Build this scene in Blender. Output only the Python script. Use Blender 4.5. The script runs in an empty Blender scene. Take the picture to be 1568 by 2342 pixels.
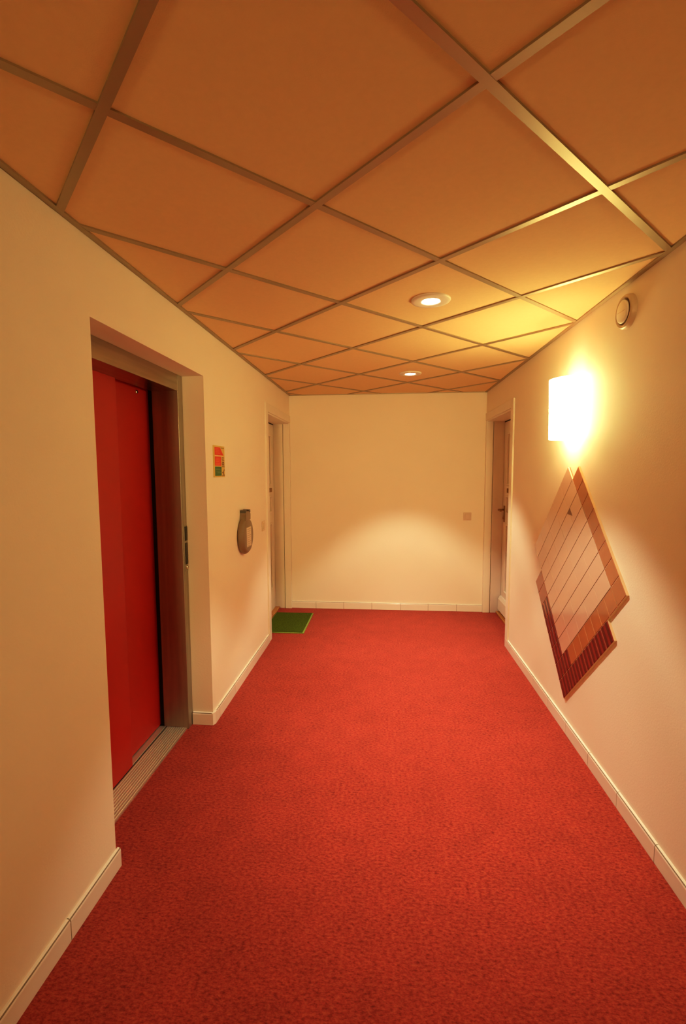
import bpy, bmesh, math
from mathutils import Vector, Matrix

SC = bpy.context.scene
COL = SC.collection
R2 = math.sqrt(2.0)

# ------------------------------------------------------------------ dimensions (metres)
XL, XR, YB, H = -1.0241, 1.0669, 5.0844, 2.338     # left wall, right wall, back wall, ceiling
YN = -7.0                                          # corridor end behind the viewer
TILE = 0.6                                         # ceiling tile
GX, GY = -0.6347, 0.2314                           # ceiling grid origin

# ------------------------------------------------------------------ materials
def new_mat(name):
    m = bpy.data.materials.new(name)
    m.use_nodes = True
    nt = m.node_tree
    return m, nt, nt.nodes['Principled BSDF']

def mat(name, col, rough=0.6, metal=0.0, var=0.04, scale=18.0, bump=0.0, bump_scale=120.0, spec=0.5, coat=0.0, stretch=None):
    m, nt, b = new_mat(name)
    tc = nt.nodes.new('ShaderNodeTexCoord')
    src = tc.outputs['Object']
    if stretch:
        mp = nt.nodes.new('ShaderNodeMapping')
        mp.inputs['Scale'].default_value = stretch
        nt.links.new(src, mp.inputs['Vector'])
        src = mp.outputs['Vector']
    nz = nt.nodes.new('ShaderNodeTexNoise')
    nz.inputs['Scale'].default_value = scale
    nz.inputs['Detail'].default_value = 4.0
    nt.links.new(src, nz.inputs['Vector'])
    rp = nt.nodes.new('ShaderNodeValToRGB')
    rp.color_ramp.elements[0].position = 0.3
    rp.color_ramp.elements[1].position = 0.7
    rp.color_ramp.elements[0].color = (*[c * (1 - var) for c in col], 1)
    rp.color_ramp.elements[1].color = (*[min(1, c * (1 + var)) for c in col], 1)
    nt.links.new(nz.outputs['Fac'], rp.inputs['Fac'])
    nt.links.new(rp.outputs['Color'], b.inputs['Base Color'])
    b.inputs['Roughness'].default_value = rough
    b.inputs['Metallic'].default_value = metal
    b.inputs['Specular IOR Level'].default_value = spec
    b.inputs['Coat Weight'].default_value = coat
    if bump:
        n2 = nt.nodes.new('ShaderNodeTexNoise')
        n2.inputs['Scale'].default_value = bump_scale
        n2.inputs['Detail'].default_value = 3.0
        nt.links.new(src, n2.inputs['Vector'])
        bp = nt.nodes.new('ShaderNodeBump')
        bp.inputs['Strength'].default_value = bump
        bp.inputs['Distance'].default_value = 0.004
        nt.links.new(n2.outputs['Fac'], bp.inputs['Height'])
        nt.links.new(bp.outputs['Normal'], b.inputs['Normal'])
    return m

def emit(name, col, strength, base=(0.9, 0.85, 0.75)):
    m, nt, b = new_mat(name)
    b.inputs['Base Color'].default_value = (*base, 1)
    b.inputs['Roughness'].default_value = 0.4
    b.inputs['Emission Color'].default_value = (*col, 1)
    b.inputs['Emission Strength'].default_value = strength
    return m

def carpet_mat():
    m, nt, b = new_mat('red_carpet')
    tc = nt.nodes.new('ShaderNodeTexCoord')
    def noise(scale, detail, sx=1, sy=1):
        mp = nt.nodes.new('ShaderNodeMapping')
        mp.inputs['Scale'].default_value = (sx, sy, 1)
        nt.links.new(tc.outputs['Object'], mp.inputs['Vector'])
        n = nt.nodes.new('ShaderNodeTexNoise')
        n.inputs['Scale'].default_value = scale
        n.inputs['Detail'].default_value = detail
        n.inputs['Roughness'].default_value = 0.65
        nt.links.new(mp.outputs['Vector'], n.inputs['Vector'])
        return n
    a = noise(120, 8, 0.55, 1.0)
    c = noise(260, 4, 0.5, 1.0)
    big = noise(7, 4)
    r1 = nt.nodes.new('ShaderNodeValToRGB')
    e = r1.color_ramp.elements
    e[0].position, e[0].color = 0.30, (0.20, 0.016, 0.016, 1)
    e[1].position, e[1].color = 0.72, (0.54, 0.105, 0.058, 1)
    k = r1.color_ramp.elements.new(0.48); k.color = (0.40, 0.046, 0.034, 1)
    nt.links.new(a.outputs['Fac'], r1.inputs['Fac'])
    r2 = nt.nodes.new('ShaderNodeValToRGB')
    r2.color_ramp.elements[0].position, r2.color_ramp.elements[0].color = 0.36, (0.45, 0.40, 0.45, 1)
    r2.color_ramp.elements[1].position, r2.color_ramp.elements[1].color = 0.60, (1, 1, 1, 1)
    nt.links.new(c.outputs['Fac'], r2.inputs['Fac'])
    mx = nt.nodes.new('ShaderNodeMixRGB'); mx.blend_type = 'MULTIPLY'; mx.inputs['Fac'].default_value = 0.5
    nt.links.new(r1.outputs['Color'], mx.inputs['Color1']); nt.links.new(r2.outputs['Color'], mx.inputs['Color2'])
    r3 = nt.nodes.new('ShaderNodeValToRGB')
    r3.color_ramp.elements[0].position, r3.color_ramp.elements[0].color = 0.3, (0.82, 0.82, 0.82, 1)
    r3.color_ramp.elements[1].position, r3.color_ramp.elements[1].color = 0.7, (1, 1, 1, 1)
    nt.links.new(big.outputs['Fac'], r3.inputs['Fac'])
    m2 = nt.nodes.new('ShaderNodeMixRGB'); m2.blend_type = 'MULTIPLY'; m2.inputs['Fac'].default_value = 1.0
    nt.links.new(mx.outputs['Color'], m2.inputs['Color1']); nt.links.new(r3.outputs['Color'], m2.inputs['Color2'])
    nt.links.new(m2.outputs['Color'], b.inputs['Base Color'])
    b.inputs['Roughness'].default_value = 0.95
    b.inputs['Specular IOR Level'].default_value = 0.15
    b.inputs['Sheen Weight'].default_value = 0.25
    b.inputs['Sheen Tint'].default_value = (1.0, 0.45, 0.4, 1)
    bp = nt.nodes.new('ShaderNodeBump')
    bp.inputs['Strength'].default_value = 0.22
    bp.inputs['Distance'].default_value = 0.002
    nt.links.new(a.outputs['Fac'], bp.inputs['Height'])
    nt.links.new(bp.outputs['Normal'], b.inputs['Normal'])
    return m

WALL = mat('painted_wall', (0.86, 0.80, 0.69), 0.75, var=0.012, scale=3, bump=0.12, bump_scale=140)
CEIL = mat('ceiling_board', (0.80, 0.59, 0.35), 0.9, var=0.015, scale=60, bump=0.1, bump_scale=300, spec=0.2)
BAR = mat('grid_metal', (0.44, 0.36, 0.25), 0.44, metal=0.7, var=0.02, scale=8)
PLENUM = mat('plenum_dark', (0.25, 0.2, 0.15), 0.9)
CARPET = carpet_mat()
SKIRT = mat('glazed_white_tile', (0.84, 0.80, 0.72), 0.22, var=0.01, scale=5, coat=0.2)
GROUT = mat('grout', (0.30, 0.24, 0.17), 0.9, var=0.05, scale=60)
WOODW = mat('white_painted_wood', (0.80, 0.75, 0.65), 0.42, var=0.015, scale=6)
REVEAL = mat('lift_reveal_paint', (0.88, 0.83, 0.76), 0.7, var=0.015, scale=5)
OAK = mat('oak_threshold', (0.50, 0.21, 0.06), 0.4, var=0.25, scale=9, stretch=(8, 1, 8))
STEEL = mat('brushed_steel', (0.42, 0.37, 0.30), 0.38, metal=0.75, var=0.12, scale=40, stretch=(1, 1, 0.05))
STEELH = mat('brushed_steel_header', (0.46, 0.41, 0.34), 0.28, metal=1.0, var=0.12, scale=40, stretch=(1, 0.05, 1))
ALU = mat('sill_aluminium', (0.74, 0.68, 0.56), 0.42, metal=0.8, var=0.06, scale=30, stretch=(1, 0.1, 1))
LIFTRED = mat('lift_door_red', (0.48, 0.014, 0.010), 0.42, var=0.03, scale=4)
DARK = mat('dark_gap', (0.02, 0.017, 0.015), 0.8)
BLACKG = mat('black_gloss', (0.03, 0.025, 0.02), 0.2)
CHROME = mat('chrome', (0.75, 0.7, 0.6), 0.15, metal=1.0, var=0.02)
BRONZE = mat('dark_bronze', (0.34, 0.19, 0.09), 0.45, metal=0.5)
PLAST = mat('cream_plastic', (0.72, 0.60, 0.44), 0.4, var=0.01)
PLASTW = mat('white_plastic', (0.78, 0.73, 0.64), 0.35, var=0.01)
VENTP = mat('vent_plastic_shaded', (0.58, 0.44, 0.31), 0.4, var=0.01)  # white plastic darkened in colour to stand for shade on the ring
PLASTP = mat('faded_plastic', (0.66, 0.52, 0.42), 0.4, var=0.01)
CASE = mat('grey_case_plastic', (0.25, 0.17, 0.105), 0.42, var=0.03)
CASED = mat('dark_case_plastic', (0.09, 0.075, 0.06), 0.4, var=0.03)
PAPER = mat('paper', (0.70, 0.60, 0.48), 0.8, var=0.03)
INK = mat('ink_grey', (0.50, 0.41, 0.31), 0.9)
MATGR = mat('green_mat_pile', (0.080, 0.115, 0.012), 0.95, var=0.45, scale=160, bump=0.9, bump_scale=220, spec=0.1)
MATED = mat('green_mat_edge', (0.26, 0.34, 0.06), 0.8, var=0.1, scale=60)
SGYEL = mat('sign_base', (0.66, 0.50, 0.13), 0.4, var=0.02)
SGRED = mat('sign_red', (0.74, 0.045, 0.010), 0.4, var=0.02)
SGGRN = mat('sign_green', (0.035, 0.16, 0.035), 0.4, var=0.02)
SGTXR = mat('sign_pale_red', (0.85, 0.16, 0.07), 0.4)
SGTXG = mat('sign_pale_green', (0.16, 0.28, 0.11), 0.4)
SGTXW = mat('sign_white', (0.85, 0.50, 0.28), 0.4)
SGDRK = mat('sign_dark', (0.20, 0.07, 0.03), 0.5)
TPALE = mat('pale_glazed_tile', (0.66, 0.47, 0.37), 0.13, var=0.02, scale=5, coat=0.3)
TORNG = mat('brown_glazed_tile', (0.44, 0.165, 0.065), 0.16, var=0.05, scale=7, coat=0.3)
TRED = mat('dark_red_glazed_tile', (0.24, 0.026, 0.020), 0.2, var=0.06, scale=9, coat=0.3)
TRIB = mat('dark_rib', (0.11, 0.013, 0.012), 0.25, var=0.05)
TBRN = mat('brown_red_tile', (0.36, 0.095, 0.045), 0.2, var=0.05, scale=9, coat=0.3)
TGRT = mat('artwork_grout', (0.24, 0.11, 0.05), 0.9)
TGRTL = mat('artwork_pale_grout', (0.62, 0.42, 0.26), 0.9)
TBACK = mat('artwork_backing', (0.62, 0.48, 0.33), 0.7)
TMARK = mat('artwork_mark', (0.19, 0.085, 0.05), 0.4)
LAMPG = emit('lit_opal_glass', (1.0, 0.92, 0.37), 27.0)
LAMPI = emit('lit_glass_inside', (1.0, 0.76, 0.36), 5.0)
LENS = emit('lit_lens', (1.0, 0.88, 0.60), 16.0)

# ------------------------------------------------------------------ mesh helpers
class MB:
    def __init__(self):
        self.bm = bmesh.new()
        self.mats = []
    def mi(self, m):
        if m not in self.mats:
            self.mats.append(m)
        return self.mats.index(m)
    def box(self, x0, x1, y0, y1, z0, z1, m, bev=0.0, seg=2):
        t = bmesh.new()
        vs = [t.verts.new((x, y, z)) for x in (x0, x1) for y in (y0, y1) for z in (z0, z1)]
        for f in ((0, 1, 3, 2), (4, 6, 7, 5), (0, 4, 5, 1), (2, 3, 7, 6), (0, 2, 6, 4), (1, 5, 7, 3)):
            t.faces.new([vs[i] for i in f])
        if bev:
            bmesh.ops.bevel(t, geom=t.edges[:], offset=bev, segments=seg, affect='EDGES', profile=0.5)
        self.merge(t, m)
    def prism(self, pts, fn, d0, d1, m, bev=0.0, seg=2):
        """pts: 2-D outline; fn(a, b, d) -> point; extruded from depth d0 to d1."""
        t = bmesh.new()
        lo = [t.verts.new(fn(a, b, d0)) for a, b in pts]
        hi = [t.verts.new(fn(a, b, d1)) for a, b in pts]
        n = len(pts)
        t.faces.new(lo); t.faces.new(hi)
        for i in range(n):
            t.faces.new((lo[i], lo[(i + 1) % n], hi[(i + 1) % n], hi[i]))
        if bev:
            his = set(hi)
            ed = [e for e in t.edges if e.verts[0] in his and e.verts[1] in his]
            bmesh.ops.bevel(t, geom=ed, offset=bev, segments=seg, affect='EDGES', profile=0.5)
        self.merge(t, m)
    def lathe(self, prof, org, axis, m, n=48, smooth=True):
        """prof: (radius, height) list, revolved about axis through org; closed where radius is 0."""
        t = bmesh.new()
        ax = Vector(axis).normalized()
        ref = Vector((0, 0, 1)) if abs(ax.z) < 0.9 else Vector((1, 0, 0))
        e1 = ax.cross(ref).normalized(); e2 = ax.cross(e1)
        o = Vector(org)
        rings = []
        for r, h in prof:
            if r < 1e-6:
                rings.append([t.verts.new(o + ax * h)])
            else:
                rings.append([t.verts.new(o + ax * h + (e1 * math.cos(2 * math.pi * i / n) + e2 * math.sin(2 * math.pi * i / n)) * r) for i in range(n)])
        for a, b in zip(rings, rings[1:]):
            for i in range(n):
                j = (i + 1) % n
                if len(a) == 1 and len(b) == 1: continue
                if len(a) == 1: f = t.faces.new((a[0], b[i], b[j]))
                elif len(b) == 1: f = t.faces.new((a[i], b[0], a[j]))
                else: f = t.faces.new((a[i], b[i], b[j], a[j]))
                f.smooth = smooth
        self.merge(t, m)
    def tube(self, pts, r, m, n=12):
        t = bmesh.new()
        pts = [Vector(p) for p in pts]
        rings = []
        for i, p in enumerate(pts):
            d = (pts[min(i + 1, len(pts) - 1)] - pts[max(i - 1, 0)]).normalized()
            ref = Vector((0, 0, 1)) if abs(d.z) < 0.9 else Vector((1, 0, 0))
            e1 = d.cross(ref).normalized(); e2 = d.cross(e1)
            rings.append([t.verts.new(p + (e1 * math.cos(2 * math.pi * k / n) + e2 * math.sin(2 * math.pi * k / n)) * r) for k in range(n)])
        for a, b in zip(rings, rings[1:]):
            for k in range(n):
                f = t.faces.new((a[k], b[k], b[(k + 1) % n], a[(k + 1) % n])); f.smooth = True
        t.faces.new(rings[0]); t.faces.new(rings[-1])
        self.merge(t, m)
    def merge(self, t, m, keep=False):
        bmesh.ops.recalc_face_normals(t, faces=t.faces[:])
        i = self.mi(m)
        mp = {}
        for v in t.verts:
            mp[v] = self.bm.verts.new(v.co)
        for f in t.faces:
            nf = self.bm.faces.new([mp[v] for v in f.verts])
            nf.material_index = f.material_index if keep else i; nf.smooth = f.smooth
        t.free()
    def build(self, name, parent=None, origin=None):
        me = bpy.data.meshes.new(name)
        o = bpy.data.objects.new(name, me)
        if origin is None and parent is not None:
            origin = Vector(parent['_o'])
        if origin is not None:
            bmesh.ops.translate(self.bm, verts=self.bm.verts[:], vec=-Vector(origin))
        self.bm.to_mesh(me); self.bm.free()
        for m in self.mats: me.materials.append(m)
        COL.objects.link(o)
        if parent is not None:
            o.parent = parent                       # parent carries the location
            off = Vector(origin) - Vector(parent['_o'])
            o.location = off
        elif origin is not None:
            o.location = origin
        o['_o'] = tuple(origin) if origin is not None else (0, 0, 0)
        return o

def thing(name, label, cat, loc, group=None):
    o = bpy.data.objects.new(name, None)
    o.empty_display_size = 0.05
    COL.objects.link(o)
    o.location = loc
    o['label'] = label; o['category'] = cat; o['_o'] = tuple(loc)
    if group: o['group'] = group
    return o

def struct(o, label=None):
    o['kind'] = 'structure'
    if label: o['label'] = label
    return o

# ------------------------------------------------------------------ room shell
LY0, LY1, LZ = 1.605, 2.640, 2.066            # lift opening in the left wall
DY0, DY1, DZ = 4.085, 5.045, 2.045            # flat-door openings in both side walls
XLO, XRO = -1.46, 1.46                        # outer faces of the side walls

m = MB()
m.box(XLO, XL, YN, LY0, -0.05, H + 0.1, WALL)
m.box(XLO, XL, LY0, LY1, LZ, H + 0.1, WALL)
m.box(XLO, XL, LY1, DY0, -0.05, H + 0.1, WALL)
m.box(XLO, XL, DY0, YB, DZ, H + 0.1, WALL)
struct(m.build('wall_left'), 'cream painted wall with the lift opening and a door recess')
m = MB()
m.box(XR, XRO, YN, DY0, -0.05, H + 0.1, WALL)
m.box(XR, XRO, DY0, YB, DZ, H + 0.1, WALL)
struct(m.build('wall_right'), 'cream painted wall carrying the lit lamp and the tile artwork')
m = MB(); m.box(XLO, XRO, YB, YB + 0.15, -0.05, H + 0.1, WALL)
struct(m.build('wall_back'), 'cream painted end wall of the corridor')
m = MB(); m.box(XLO, XRO, YN - 0.15, YN, -0.05, H + 0.1, WALL)
struct(m.build('wall_front'), 'cream painted wall behind the viewpoint')
m = MB(); m.box(XLO, XRO, YN, YB, -0.08, 0.0, CARPET)
struct(m.build('floor'), 'red flecked carpet floor')

# ceiling: square boards laid diagonally in a metal grid
def clip(poly, x0, x1, y0, y1):
    for ax, val, sgn in ((0, x0, 1), (0, x1, -1), (1, y0, 1), (1, y1, -1)):
        out = []
        for i in range(len(poly)):
            p, q = poly[i - 1], poly[i]
            dp, dq = sgn * (p[ax] - val), sgn * (q[ax] - val)
            if (dp >= 0) != (dq >= 0):
                t = dp / (dp - dq)
                out.append((p[0] + t * (q[0] - p[0]), p[1] + t * (q[1] - p[1])))
            if dq >= 0: out.append(q)
        poly = out
        if len(poly) < 3: return None
    cl = []
    for p in poly:
        if not cl or (abs(p[0] - cl[-1][0]) + abs(p[1] - cl[-1][1])) > 1e-5: cl.append(p)
    return cl if len(cl) > 2 else None

S = TILE / R2
def gpt(a, b): return (GX + (a - b) * S, GY + (a + b) * S)
flat = lambda a, b, d: (a, b, d)
m = MB(); mg = MB()
mg_w = 0.0125
m.box(XLO, XRO, YN, YB, H + 0.03, H + 0.1, PLENUM)
for a in range(-18, 12):
    for b in range(-18, 12):
        e = 0.006 / TILE
        p = clip([gpt(a + e, b + e), gpt(a + 1 - e, b + e), gpt(a + 1 - e, b + 1 - e), gpt(a + e, b + 1 - e)], XL - 0.02, XR + 0.02, YN - 0.02, YB + 0.02)
        if p: m.prism(p, flat, H + 0.03, H + 0.005, CEIL)
ceiling = struct(m.build('ceiling'), 'suspended ceiling of square boards laid on the diagonal')
for k in range(-18, 12):
    w = mg_w / TILE
    for fam in (0, 1):
        if fam == 0: q = [gpt(k - w, -18), gpt(k + w, -18), gpt(k + w, 12), gpt(k - w, 12)]
        else: q = [gpt(-18, k - w), gpt(-18, k + w), gpt(12, k + w), gpt(12, k - w)]
        p = clip(q, XL - 0.01, XR + 0.01, YN - 0.01, YB + 0.01)
        if p:
            dz = 0.0012 if ((fam == 0 and k == 1) or (fam == 1 and k == 0)) else (0.0006 if fam == 0 else 0.0)
            mg.prism(p, flat, H + 0.006, H - dz, BAR)
gr = mg.build('ceiling_grid', ceiling)
gr['label'] = 'grey metal grid bars'
def trim(n, x0, x1, y0, y1):
    t = MB()
    t.box(x0, x1, y0, y1, H - 0.0015, H + 0.005, BAR)
    return t
t = trim(1, XL, XL + 0.022, YN, YB); t.box(XL, XL + 0.0015, YN, YB, H - 0.0015, H + 0.01, BAR)
struct(t.build('trim_1'), 'metal edge angle along the left wall')
struct(trim(2, XR - 0.022, XR, YN, YB).build('trim_2'), 'metal edge angle along the right wall')
struct(trim(3, XL, XR, YB - 0.018, YB).build('trim_3'), 'metal edge angle along the end wall')

# ------------------------------------------------------------------ tiled skirting
SH, ST = 0.076, 0.014
def skirt_run(mb, ax, fixed, sgn, a0, a1, joints):
    """tiles along axis ax ('x' or 'y') standing off the wall plane `fixed` in direction sgn."""
    cuts = sorted([a0] + [j for j in joints if a0 + 0.01 < j < a1 - 0.01] + [a1])
    lo, hi = sorted((fixed, fixed + sgn * ST))
    glo, ghi = sorted((fixed, fixed + sgn * (ST - 0.002)))
    if ax == 'y': mb.box(glo, ghi, a0 + .002, a1 - .002, 0.0, SH - 0.002, GROUT)
    else: mb.box(a0 + .002, a1 - .002, glo, ghi, 0.0, SH - 0.002, GROUT)
    prof = [(0.0, 0.0005), (ST, 0.0005), (ST, SH - 0.011), (ST - 0.0015, SH - 0.006), (ST - 0.005, SH - 0.002), (ST - 0.009, SH), (0.0, SH)]
    for s, e in zip(cuts, cuts[1:]):
        if ax == 'y': fn = lambda d, z, t: (fixed + sgn * d, t, z)
        else: fn = lambda d, z, t: (t, fixed + sgn * d, z)
        mb.prism(prof, fn, s + 0.0018, e - 0.0018, SKIRT)

m = MB()
skirt_run(m, 'y', XL, 1, YN, LY0 + 0.012, [1.322 - 0.3 * k for k in range(28)])
struct(m.build('baseboard_left'), 'white tile skirting before the lift')
m = MB()
skirt_run(m, 'y', XL, 1, LY1 + 0.028, 4.0, [2.72 + 0.302 * k for k in range(6)])
skirt_run(m, 'x', LY1, -1, -1.148, XL - 0.002, [])
m.prism([(XL - 0.004, LY1 - ST), (XL + 0.004, LY1 - ST), (XL + ST, LY1 + 0.006), (XL + ST, LY1 + 0.030), (XL + 0.0005, LY1 + 0.030), (XL + 0.0005, LY1 + 0.0), (XL - 0.004, LY1 - 0.0005)], flat, 0.0005, SH, SKIRT, bev=0.003)
struct(m.build('baseboard_left_far'), 'white tile skirting between the lift and the door')
m = MB()
skirt_run(m, 'y', XR, -1, YN, DY0 - 0.002, [1.80 + 0.30 * k for k in range(-29, 9)])
struct(m.build('baseboard_right'), 'white tile skirting along the right wall')
m = MB()
skirt_run(m, 'x', YB, -1, -1.022, 1.062, [-0.748, -0.439, -0.128, 0.189, 0.484, 0.791])
struct(m.build('baseboard_back'), 'white tile skirting along the end wall')

# ------------------------------------------------------------------ flat doors at the corridor end
def flat_door(n, sg, xl, leaf_x, label):
    """sg = -1 left wall, +1 right wall; xl wall plane; leaf_x face of the leaf."""
    root = bpy.data.objects.new('door_%d' % n, None); COL.objects.link(root)
    root.location = (leaf_x, 4.56, 0); root['_o'] = (leaf_x, 4.56, 0)
    root.empty_display_size = 0.05
    struct(root, label)
    def bx(mb, xa, xb, *r, **k):
        mb.box(min(xa, xb), max(xa, xb), *r, **k)
    back = leaf_x + sg * 0.045
    # leaf with three framed panels
    lf = MB()
    y0, y1, z0, z1 = DY0 + 0.012, 5.056, 0.022, 2.022
    st = 0.115
    panels = [(0.25, 0.98), (1.08, 1.27), (1.37, 1.91)]
    bx(lf, leaf_x, back, y0, y0 + st, z0, z1, WOODW)
    bx(lf, leaf_x, back, y1 - st, y1, z0, z1, WOODW)
    zz = [z0] + [v for p in panels for v in p] + [z1]
    for a, b in zip(zz[0::2], zz[1::2]):
        bx(lf, leaf_x, back, y0 + st, y1 - st, a, b, WOODW)
    leaf = lf.build('door_leaf', root)
    for a, b in panels:
        pn = MB()
        bx(pn, leaf_x + sg * 0.012, back - sg * 0.005, y0 + st, y1 - st, a, b, WOODW)
        for (pa, pb, pc, pd) in ((y0 + st, y0 + st + 0.02, a, b), (y1 - st - 0.02, y1 - st, a, b), (y0 + st, y1 - st, a, a + 0.02), (y0 + st, y1 - st, b - 0.02, b)):
            bx(pn, leaf_x - sg * 0.006, leaf_x + sg * 0.012, pa, pb, pc, pd, WOODW, bev=0.005)
        pn.build('door_panel', root)
    # lining, casing
    fr = MB()
    bx(fr, leaf_x - sg * 0.001, xl + sg * 0.072, 5.058, YB, 0.0, DZ, WOODW)                 # far lining
    bx(fr, back + sg * 0.02, xl + sg * 0.002, DY0 + 0.0, DY0 + 0.010, 0.0, DZ, WOODW)        # near lining
    bx(fr, back + sg * 0.02, xl + sg * 0.002, DY0, YB, 2.032, DZ, WOODW)                     # head lining
    bx(fr, back, back + sg * 0.03, DY0, YB, 0.0, DZ, DARK)                                   # dark behind
    fr.build('door_frame', root)
    cs = MB()
    bx(cs, xl + sg * 0.066, xl - sg * 0.006, 5.046, YB, 0.0, DZ, WOODW, bev=0.004)           # far casing block
    bx(cs, xl + sg * 0.004, xl - sg * 0.013, DY0 - 0.075, DY0 + 0.004, 0.0, DZ + 0.075, WOODW, bev=0.004)
    bx(cs, xl + sg * 0.0, xl - sg * 0.010, DY0 - 0.0, YB - 0.002, DZ, DZ + 0.075, WOODW, bev=0.004)
    cs.build('door_casing', root)
    gp = MB(); bx(gp, leaf_x - sg * 0.002, leaf_x + sg * 0.01, DY0 + 0.012, 5.056, 2.0225, 2.0315, DARK)
    gp.build('shadow_gap', root)
    th = MB(); bx(th, leaf_x + sg * 0.03, leaf_x - sg * 0.05, DY0 + 0.0, 5.056, 0.0, 0.020, OAK, bev=0.005)
    o = th.build('threshold', root); o['label'] = 'orange-brown wooden threshold'
    return root

dl = flat_door(1, -1, XL, -1.200, 'white panelled door in the left wall recess by the green mat')
dr = flat_door(2, 1, XR, 1.250, 'white panelled door in the right wall recess with a lever handle')
m = MB(); m.box(-1.2005, -1.190, 4.77, 4.925, 1.305, 1.348, BRONZE, bev=0.003)
m.build('name_plate', dl)
# right door: lever handle, viewer, kick board
m = MB()
m.box(1.243, 1.2505, 4.965, 5.005, 0.99, 1.16, BRONZE, bev=0.003)
m.tube([(1.247, 4.985, 1.118), (1.205, 4.985, 1.118), (1.188, 4.980, 1.118), (1.184, 4.955, 1.118), (1.184, 4.87, 1.116)], 0.010, BRONZE)
m.lathe([(0, 0.008), (0.012, 0.008), (0.013, 0)], (1.243, 4.985, 1.03), (-1, 0, 0), BRONZE, n=20)
m.build('door_handle', dr)
m = MB(); m.box(1.240, 1.2505, 4.855, 4.885, 1.298, 1.345, BRONZE, bev=0.004)
m.build('door_viewer', dr)
m = MB()
m.prism([(1.25, 0.045), (1.218, 0.045), (1.222, 0.16), (1.238, 0.19), (1.25, 0.195)], lambda a, b, d: (a, d, b), DY0 + 0.02, 5.045, WOODW)
m.build('kick_board', dr)

# ------------------------------------------------------------------ lift entrance
FX = -1.150                                      # face of the steel portal
PY0, PY1, PZ = LY0 + 0.06, LY1 - 0.062, 1.975    # clear opening inside the portal
lift = thing('lift_entrance', 'lift entrance with red sliding doors inside a brushed steel portal', 'lift', (-1.25, 2.12, 0))
m = MB()
m.box(-1.302, FX, LY0 + 0.001, PY0, 0.0, LZ - 0.001, STEEL, bev=0.002)
m.box(-1.302, FX, PY1, LY1 - 0.001, 0.0, LZ - 0.001, STEEL, bev=0.002)
o = m.build('portal_frame', lift); o['label'] = 'brushed steel side posts'
m = MB(); m.box(-1.302, FX, PY0, PY1, PZ, LZ - 0.001, STEELH, bev=0.002)
o = m.build('portal_header', lift); o['label'] = 'brushed steel header'
m = MB()
m.box(-1.326, -1.286, 1.618, 2.195, 0.012, 2.04, LIFTRED, bev=0.003)
m.build('door_panel', lift)
m = MB()
m.box(-1.366, -1.330, 2.10, 2.63, 0.012, 2.04, LIFTRED, bev=0.003)
dp = m.build('door_panel', lift)
k = MB(); k.lathe([(0, 0.003), (0.008, 0.003), (0.010, 0.0)], (-1.330, 2.47, 1.955), (1, 0, 0), CHROME, n=20)
k.build('key_hole', dp)
m = MB(); m.box(-1.40, -1.37, LY0, LY1, 0.0, LZ, DARK); m.box(-1.37, -1.304, 2.592, LY1, 0.0, LZ, DARK)
m.box(-1.37, -1.304, LY0, LY1, 2.042, LZ, DARK)
m.build('shaft_lining', lift)
m = MB()
m.box(-1.37, -1.16, LY0 + 0.002, LY1 - 0.002, 0.0, 0.006, ALU)
xs = -1.285
while xs < -1.172:
    m.box(xs, xs + 0.0085, PY0 + 0.001, PY1 - 0.001, 0.0055, 0.0095, ALU, bev=0.0012, seg=1)
    xs += 0.0135
m.box(-1.328, -1.294, PY0, PY1, 0.0055, 0.010, ALU, bev=0.0012, seg=1)
m.box(-1.293, -1.287, PY0, PY1, 0.0055, 0.0065, DARK)
o = m.build('door_sill', lift); o['label'] = 'ribbed aluminium sill'
# call panel on the far post
m = MB(); m.box(FX - 0.001, FX + 0.002, 2.600, 2.634, 0.945, 1.215, STEELH, bev=0.001)
cp = m.build('call_panel', lift)
m = MB(); m.box(FX + 0.0015, FX + 0.005, 2.607, 2.632, 1.125, 1.207, BLACKG, bev=0.001); m.build('display', cp)
m = MB(); m.box(FX + 0.0015, FX + 0.005, 2.607, 2.632, 0.985, 1.112, BLACKG, bev=0.001); m.build('display', cp)
m = MB(); m.lathe([(0, 0.004), (0.007, 0.004), (0.009, 0)], (FX + 0.0015, 2.622, 0.966), (1, 0, 0), CHROME, n=20); m.build('button', cp)

# ------------------------------------------------------------------ doormat
dm = thing('doormat', 'small green doormat with a pale edge on the red carpet at the left door', 'doormat', (-0.95, 4.555, 0))
m = MB(); m.box(-1.148, -0.746, 4.245, 4.865, 0.0005, 0.008, MATED, bev=0.003)
m.build('border', dm)
m = MB(); m.box(-1.140, -0.760, 4.254, 4.855, 0.006, 0.014, MATGR, bev=0.003)
m.build('pile', dm)

# ------------------------------------------------------------------ downlights
def downlight(loc, label, power):
    d = thing('downlight', label, 'downlight', loc, 'round recessed ceiling downlights')
    m = MB()
    m.lathe([(0.094, 0.006), (0.094, 0.001), (0.091, -0.0025), (0.075, -0.0045), (0.050, -0.005), (0.043, -0.003), (0.042, 0.006)], loc, (0, 0, 1), PLASTW)
    m.build('trim_ring', d)
    m = MB()
    m.lathe([(0, -0.006), (0.020, -0.0056), (0.034, -0.004), (0.0415, -0.001), (0.0415, 0.004)], loc, (0, 0, 1), LENS)
    m.build('lens', d)
    for share, cone, blend in ((0.52, 83, 0.38), (0.80, 62, 1.0)):     # wide spill and stronger core of the reflector
        L = bpy.data.lights.new('downlight_beam', 'SPOT')
        L.energy = power * share; L.color = (1.0, 0.93, 0.66)
        L.spot_size = math.radians(cone); L.spot_blend = blend; L.shadow_soft_size = 0.035
        lo = bpy.data.objects.new('downlight_beam', L); COL.objects.link(lo)
        lo.parent = d; lo.location = (0, 0, -0.03)
    return d
downlight((0.221, 2.360, H), 'larger round lit downlight in the ceiling beside the wall lamp', 150)
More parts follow.
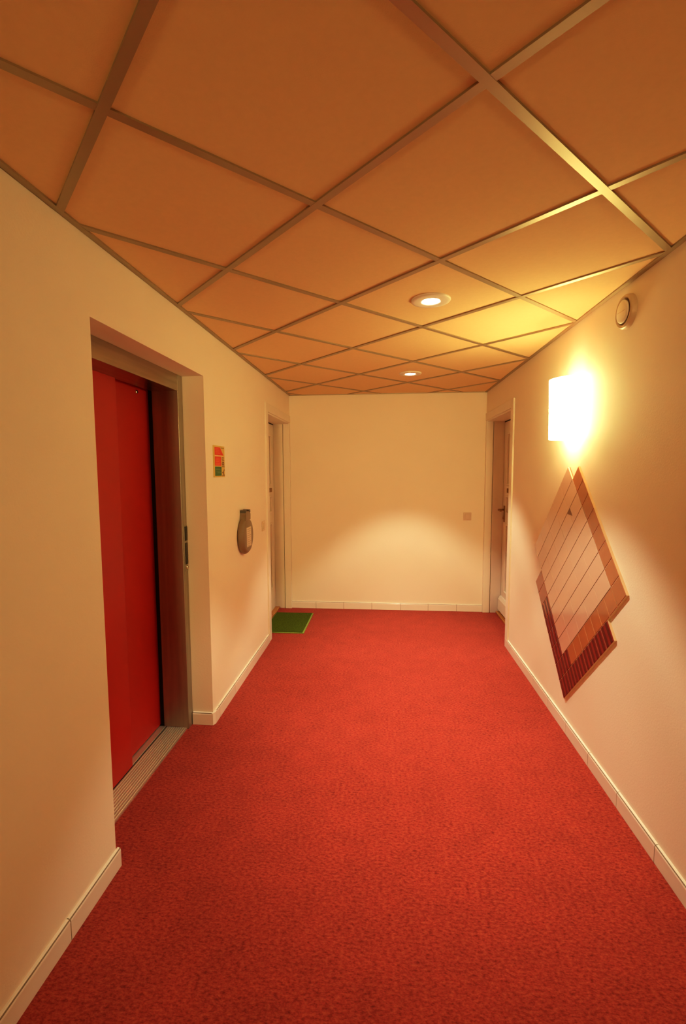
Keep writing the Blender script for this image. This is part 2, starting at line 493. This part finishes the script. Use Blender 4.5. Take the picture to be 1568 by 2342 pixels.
downlight((0.218, 4.066, H), 'smaller round lit downlight in the ceiling near the end wall', 150)

# ------------------------------------------------------------------ wall lamp
LYC, LR = 2.775, 0.130
wl = thing('wall_lamp', 'brightly lit half-round glass wall lamp above the tile artwork', 'wall lamp', (XR, LYC, 1.86))
def arc(r, n=28):
    """plan outline (x, y) of a half-round shade standing 5 mm off the wall."""
    return [(XR - 0.005 - r * math.sin(math.pi * i / n), LYC + r * math.cos(math.pi * i / n)) for i in range(n + 1)]
def shade(ra, rb, z0, z1, name):                    # radius at the bottom and at the top
    t = MB(); b = bmesh.new()
    rows = [[b.verts.new((x, y, z)) for x, y in p] for p, z in ((arc(ra), z0), (arc(rb), z1), (arc(rb - 0.004), z1), (arc(ra - 0.004), z0))]
    t.mi(LAMPG); t.mi(LAMPI)
    for q in range(4):
        A, B = rows[q], rows[(q + 1) % 4]
        for i in range(len(A) - 1):
            f = b.faces.new((A[i], A[i + 1], B[i + 1], B[i])); f.smooth = q in (0, 2); f.material_index = 1 if q == 2 else 0
    b.faces.new([r_[0] for r_ in rows]); b.faces.new([r_[-1] for r_ in rows])
    t.merge(b, LAMPG, keep=True)
    return t.build(name, wl)
shade(0.128, 0.134, 1.773, 2.032, 'glass_shade')
shade(0.1265, 0.1285, 1.700, 1.776, 'lower_band')
m = MB(); m.box(1.052, XR - 0.0005, LYC - 0.06, LYC + 0.06, 1.77, 1.96, PLASTW, bev=0.004); m.build('back_plate', wl)
for yy in (LYC - 0.03, LYC + 0.03):
    m = MB(); m.box(XR - LR + 0.004, 1.053, yy - 0.006, yy + 0.006, 1.768, 1.776, PLASTW); m.build('bracket', wl)
cl = lambda a, z, e=0.002: (XR - 0.005 - (LR + e) * math.sin(a), LYC + (LR + e) * math.cos(a), z)
m = MB(); m.tube([cl(1.05, 1.866), cl(1.11, 1.862), cl(1.17, 1.864), cl(1.22, 1.870)], 0.0035, BRONZE, n=8)
m.build('clip', wl)
m = MB()
m.lathe([(0, -0.075), (0.012, -0.072), (0.016, -0.06), (0.016, 0.06), (0.012, 0.072), (0, 0.075)], (1.0, LYC, 1.875), (0, 0, 1), LAMPI, n=20)
m.build('bulb', wl)
def point(loc, e, col, r):
    L = bpy.data.lights.new('lamp_glow', 'POINT'); L.energy = e; L.color = col; L.shadow_soft_size = r
    lo = bpy.data.objects.new('lamp_glow', L); COL.objects.link(lo); lo.parent = wl
    lo.location = Vector(loc) - Vector((XR, LYC, 1.86))
point((1.0, LYC, 1.94), 1.3, (1.0, 0.64, 0.30), 0.03)
point((1.0, LYC, 1.77), 4.0, (1.0, 0.64, 0.30), 0.03)

# light of the corridor behind the viewer
L = bpy.data.lights.new('corridor_light', 'SPOT'); L.energy = 700; L.color = (1.0, 0.72, 0.28); L.shadow_soft_size = 0.35
L.spot_size = math.radians(30); L.spot_blend = 0.6
lo = bpy.data.objects.new('corridor_light', L); COL.objects.link(lo); lo.location = (0.25, -6.2, 1.35); lo.rotation_euler = (math.pi / 2, 0, 0)

# ------------------------------------------------------------------ air valve high on the right wall
av = thing('air_vent', 'round white ventilation valve high on the right wall under the ceiling', 'air vent', (XR, 2.228, 2.218))
m = MB()
m.lathe([(0.074, 0.0), (0.073, 0.010), (0.072, 0.019), (0.066, 0.025), (0.058, 0.023), (0.0545, 0.014), (0.053, 0.004), (0, 0.003)], (XR, 2.228, 2.218), (-1, 0, 0), VENTP)
m.build('outer_ring', av)
m = MB()
m.lathe([(0.010, 0.003), (0.010, 0.018), (0.047, 0.020), (0.0495, 0.025), (0.048, 0.029), (0.040, 0.031), (0, 0.033)], (XR, 2.228, 2.218), (-1, 0, 0), PLASTW)
m.box(XR - 0.0332, XR - 0.030, 2.228 - 0.030, 2.228 + 0.030, 2.2165, 2.2185, PLASTP)
m.build('valve_disc', av)

# ------------------------------------------------------------------ switches
def switch(name, label, org, axis):
    """axis 'x': plate on the left wall facing +x; 'y': on the end wall facing -y."""
    s = thing(name, label, 'switch', org)
    def put(h, d0, d1, mt, bev):
        b = MB(); x, y, z = org
        if axis == 'x': b.box(x + d0, x + d1, y - h, y + h, z - h, z + h, mt, bev=bev)
        else: b.box(x - h, x + h, y - d1, y - d0, z - h, z + h, mt, bev=bev)
        return b
    put(0.042, 0.0003, 0.008, PLASTP if axis == 'y' else PLAST, 0.003).build('cover_plate', s)
    put(0.026, 0.007, 0.013, PLASTP if axis == 'y' else PLAST, 0.003).build('rocker', s)
    return s
switch('light_switch', 'square pinkish light switch on the end wall beside the right door', (0.888, YB, 1.037), 'y')
switch('light_switch', 'square cream switch plate on the left wall beside the door casing', (XL, 3.893, 1.062), 'x')

# ------------------------------------------------------------------ fire safety sign
SY0, SY1, SZ0, SZ1 = 2.757, 2.952, 1.490, 1.684
sg = thing('safety_sign', 'small red and green fire safety notice on the wall beside the lift', 'sign', (XL, 2.855, 1.587))
def sp(u, v, d): return (XL + d, SY0 + u * (SY1 - SY0), SZ1 - v * (SZ1 - SZ0))
def rc(mb, u0, u1, v0, v1, mt, d=0.0045, d0=0.002):
    mb.prism([(u0, v0), (u1, v0), (u1, v1), (u0, v1)], sp, d0, d, mt)
m = MB(); rc(m, 0, 1, 0, 1, SGYEL, 0.004, 0.0003); m.build('board', sg)
m = MB()
m.prism([(0.10, 0.05), (0.58, 0.05), (0.90, 0.30), (0.10, 0.30)], sp, 0.002, 0.0045, SGRED)
rc(m, 0.10, 0.66, 0.345, 0.635, SGRED)
for v, u1 in ((0.09, 0.45), (0.135, 0.5), (0.19, 0.5), (0.235, 0.56)): rc(m, 0.16, u1, v, v + 0.014, SGTXR, 0.005)
for v, u1 in ((0.39, 0.5), (0.44, 0.56), (0.49, 0.48), (0.56, 0.58), (0.60, 0.5)): rc(m, 0.16, u1, v, v + 0.012, SGTXR, 0.005)
rc(m, 0.10, 0.80, 0.308, 0.332, SGTXW, 0.005)
m.build('red_block', sg)
m = MB()
rc(m, 0.10, 0.68, 0.665, 0.955, SGGRN)
for v, u0, u1 in ((0.73, 0.16, 0.5), (0.755, 0.16, 0.62), (0.82, 0.2, 0.55), (0.85, 0.3, 0.62)): rc(m, u0, u1, v, v + 0.016, SGTXG, 0.005)
m.build('green_block', sg)
m = MB()
rc(m, 0.64, 0.96, 0.055, 0.07, SGDRK)
m.build('pictogram', sg); m = MB()
for v, u0, u1 in ((0.36, 0.74, 0.94), (0.405, 0.72, 0.9), (0.45, 0.76, 0.95), (0.5, 0.74, 0.92), (0.52, 0.78, 0.94), (0.55, 0.74, 0.95), (0.575, 0.74, 0.92), (0.60, 0.74, 0.95)):
    rc(m, u0, u1, v, v + 0.020, SGDRK)
m.build('pictogram', sg); m = MB()
rc(m, 0.72, 0.97, 0.655, 0.675, SGDRK)
m.prism([(0.74, 0.84), (0.80, 0.83), (0.95, 0.93), (0.90, 0.945)], sp, 0.002, 0.0045, SGDRK)
m.prism([(0.92, 0.74), (0.96, 0.76), (0.86, 0.88), (0.82, 0.86)], sp, 0.002, 0.0045, SGDRK)
rc(m, 0.72, 0.97, 0.945, 0.965, SGDRK)
m.build('pictogram', sg)

# ------------------------------------------------------------------ round grey wall case
CY, CZ, CR = 3.308, 1.062, 0.136
wc = thing('wall_case', 'grey-brown round wall-mounted case with a square neck and a paper notice', 'wall case', (XL, CY, CZ))
m = MB()
m.lathe([(0, 0.0005), (CR - 0.012, 0.0005), (CR - 0.003, 0.008), (CR, 0.018), (CR - 0.004, 0.032), (CR - 0.018, 0.046), (CR - 0.030, 0.050), (0, 0.053)], (XL, CY, CZ), (1, 0, 0), CASE, n=64)
body = m.build('body', wc)
m = MB()
nf = lambda a, b, d: (XL + d, CY + a, CZ + b)
m.prism([(-0.062, 0.110), (0.062, 0.110), (0.050, 0.150), (0.048, 0.178), (-0.048, 0.178), (-0.050, 0.150)], nf, 0.001, 0.047, CASE, bev=0.006)
m.build('neck', wc)
m = MB()
m.prism([(-0.050, 0.166), (-0.020, 0.166), (-0.020, 0.186), (-0.050, 0.186)], nf, 0.001, 0.044, CASED, bev=0.003)
m.build('clasp', wc); m = MB()
m.prism([(0.016, 0.166), (0.050, 0.166), (0.050, 0.186), (0.016, 0.186)], nf, 0.001, 0.049, CASED, bev=0.003)
m.build('clasp', wc)
m = MB()
m.prism([(-0.066, -0.078), (0.042, -0.078), (0.042, 0.062), (-0.066, 0.062)], nf, 0.0505, 0.0535, PAPER)
for i in range(9):
    zc = 0.050 - i * 0.015
    m.prism([(-0.058, zc), (0.034 - 0.014 * (i % 3), zc), (0.034 - 0.014 * (i % 3), zc - 0.004), (-0.058, zc - 0.004)], nf, 0.0530, 0.0540, INK)
m.build('paper_notice', wc)

# ------------------------------------------------------------------ tile artwork on the right wall
ta = thing('tile_art', 'diamond-shaped relief of pale, brown and dark red glazed tiles on the right wall', 'artwork', (XR, 2.74, 0.9))
def aw(u, v, d): return (XR - d, 2.74 + (-u + v) / R2, 1.475 - (u + v) / R2)
def atile(mb, u0, u1, v0, v1, mt, d0=0.006, d1=0.0135, gap=0.0020, bev=0.0012):
    mb.prism([(u0 + gap, v0 + gap), (u1 - gap, v0 + gap), (u1 - gap, v1 - gap), (u0 + gap, v1 - gap)], aw, d0, d1, mt, bev=bev, seg=1)
def slab(mb, u0, u1, v0, v1, mt, d1=0.0118):
    mb.prism([(u0, v0), (u1, v0), (u1, v1), (u0, v1)], aw, 0.0003, d1, mt)
PW = 0.766                                   # width of the pale field along v
m = MB(); slab(m, -0.098, 0.70, 0.002, PW, TGRT)
for k in range(-1, 7):
    for j in range(5):
        v0, v1 = j * PW / 5, (j + 1) * PW / 5
        atile(m, k * 0.1, k * 0.1 + 0.1, v0 - (0 if j == 0 else 0.0011), v1 + (0 if j == 4 else 0.0011), TPALE, gap=0.0016, bev=0.0005)
m.build('pale_field', ta)
m = MB()
slab(m, 0.0, 0.80, -0.10, 0.0005, TGRTL); slab(m, 0.7005, 0.80, -0.0005, 0.674, TGRTL)
for k in range(8): atile(m, k * 0.1, k * 0.1 + 0.1, -0.10, 0.0, TORNG)
for j in range(7): atile(m, 0.70, 0.80, j * 0.0963, (j + 1) * 0.0963, TORNG)
m.build('brown_border', ta)
m = MB()
slab(m, 0.105, 0.905, PW + 0.0005, 0.912, TGRTL); slab(m, 0.7005, 0.80, 0.6745, PW, TGRTL); slab(m, 0.8005, 0.905, 0.128, PW, TGRTL)
def ribbed(u0, u1, v0, v1, n, base=TRED):
    atile(m, u0, u1, v0, v1, base)
    w = (v1 - v0) / n
    for i in range(n):
        c = v0 + (i + 0.5) * w
        m.prism([(u0 + 0.003, c - w * 0.22), (u1 - 0.003, c - w * 0.22), (u1 - 0.003, c + w * 0.22), (u0 + 0.003, c + w * 0.22)], aw, 0.012, 0.0152, TRIB, bev=0.001, seg=1)
atile(m, 0.105, 0.2, PW, 0.912, TBRN); atile(m, 0.2, 0.3, PW, 0.912, TBRN)
ribbed(0.3, 0.4, PW, 0.912, 3, TBRN)
for k in range(4, 8): ribbed(k * 0.1, k * 0.1 + 0.1, PW, 0.912, 3)
ribbed(0.80, 0.905, PW, 0.912, 3)
ribbed(0.70, 0.80, 0.674, PW, 2)
for j in range(7):
    w = (PW - 0.128) / 7
    ribbed(0.80, 0.905, 0.128 + j * w, 0.128 + (j + 1) * w, 2)
m.build('dark_border', ta)
m = MB(); m.prism([(0.106, 0.177), (0.101, 0.131), (0.160, 0.130)], aw, 0.012, 0.0142, TMARK)
m.build('triangle_inlay', ta)

# ------------------------------------------------------------------ world, camera
w = bpy.data.worlds.new('dim_interior'); SC.world = w
w.use_nodes = True
w.node_tree.nodes['Background'].inputs['Color'].default_value = (1.0, 0.5, 0.2, 1)
w.node_tree.nodes['Background'].inputs['Strength'].default_value = 0.0

f_px, yaw, pitch, roll = 1072.0195, 0.0872, 0.0874, -0.0038
cy, sy, cp_, sp_ = math.cos(yaw), math.sin(yaw), math.cos(pitch), math.sin(pitch)
fw = Vector((-sy * cp_, cy * cp_, -sp_)); rt = Vector((cy, sy, 0)); up = rt.cross(fw)
r2 = rt * math.cos(roll) + up * math.sin(roll); u2 = -rt * math.sin(roll) + up * math.cos(roll)
cam = bpy.data.cameras.new('camera')
cam.sensor_fit = 'VERTICAL'; cam.sensor_height = 23.6
cam.lens = f_px / 2342.0 * 23.6
cam.clip_start = 0.02
co = bpy.data.objects.new('camera', cam); COL.objects.link(co)
M = Matrix((r2, u2, -fw)).transposed().to_4x4(); M.translation = Vector((0, 0, 1.526))
co.matrix_world = M
SC.camera = co

SC.view_settings.view_transform = 'Standard'
SC.view_settings.look = 'None'
SC.view_settings.exposure = 0.13
SC.view_settings.use_curve_mapping = True
cm = SC.view_settings.curve_mapping
cv = cm.curves[3]
for x, y in ((0.02, 0.012), (0.06, 0.043), (0.14, 0.118), (0.30, 0.30), (0.55, 0.60), (0.80, 0.83)):
    cv.points.new(x, y)
cm.update()
SC.cycles.max_bounces = 16
SC.cycles.diffuse_bounces = 10
SC.cycles.sample_clamp_indirect = 6.0
for o in list(bpy.data.objects):
    if '_o' in o: del o['_o']
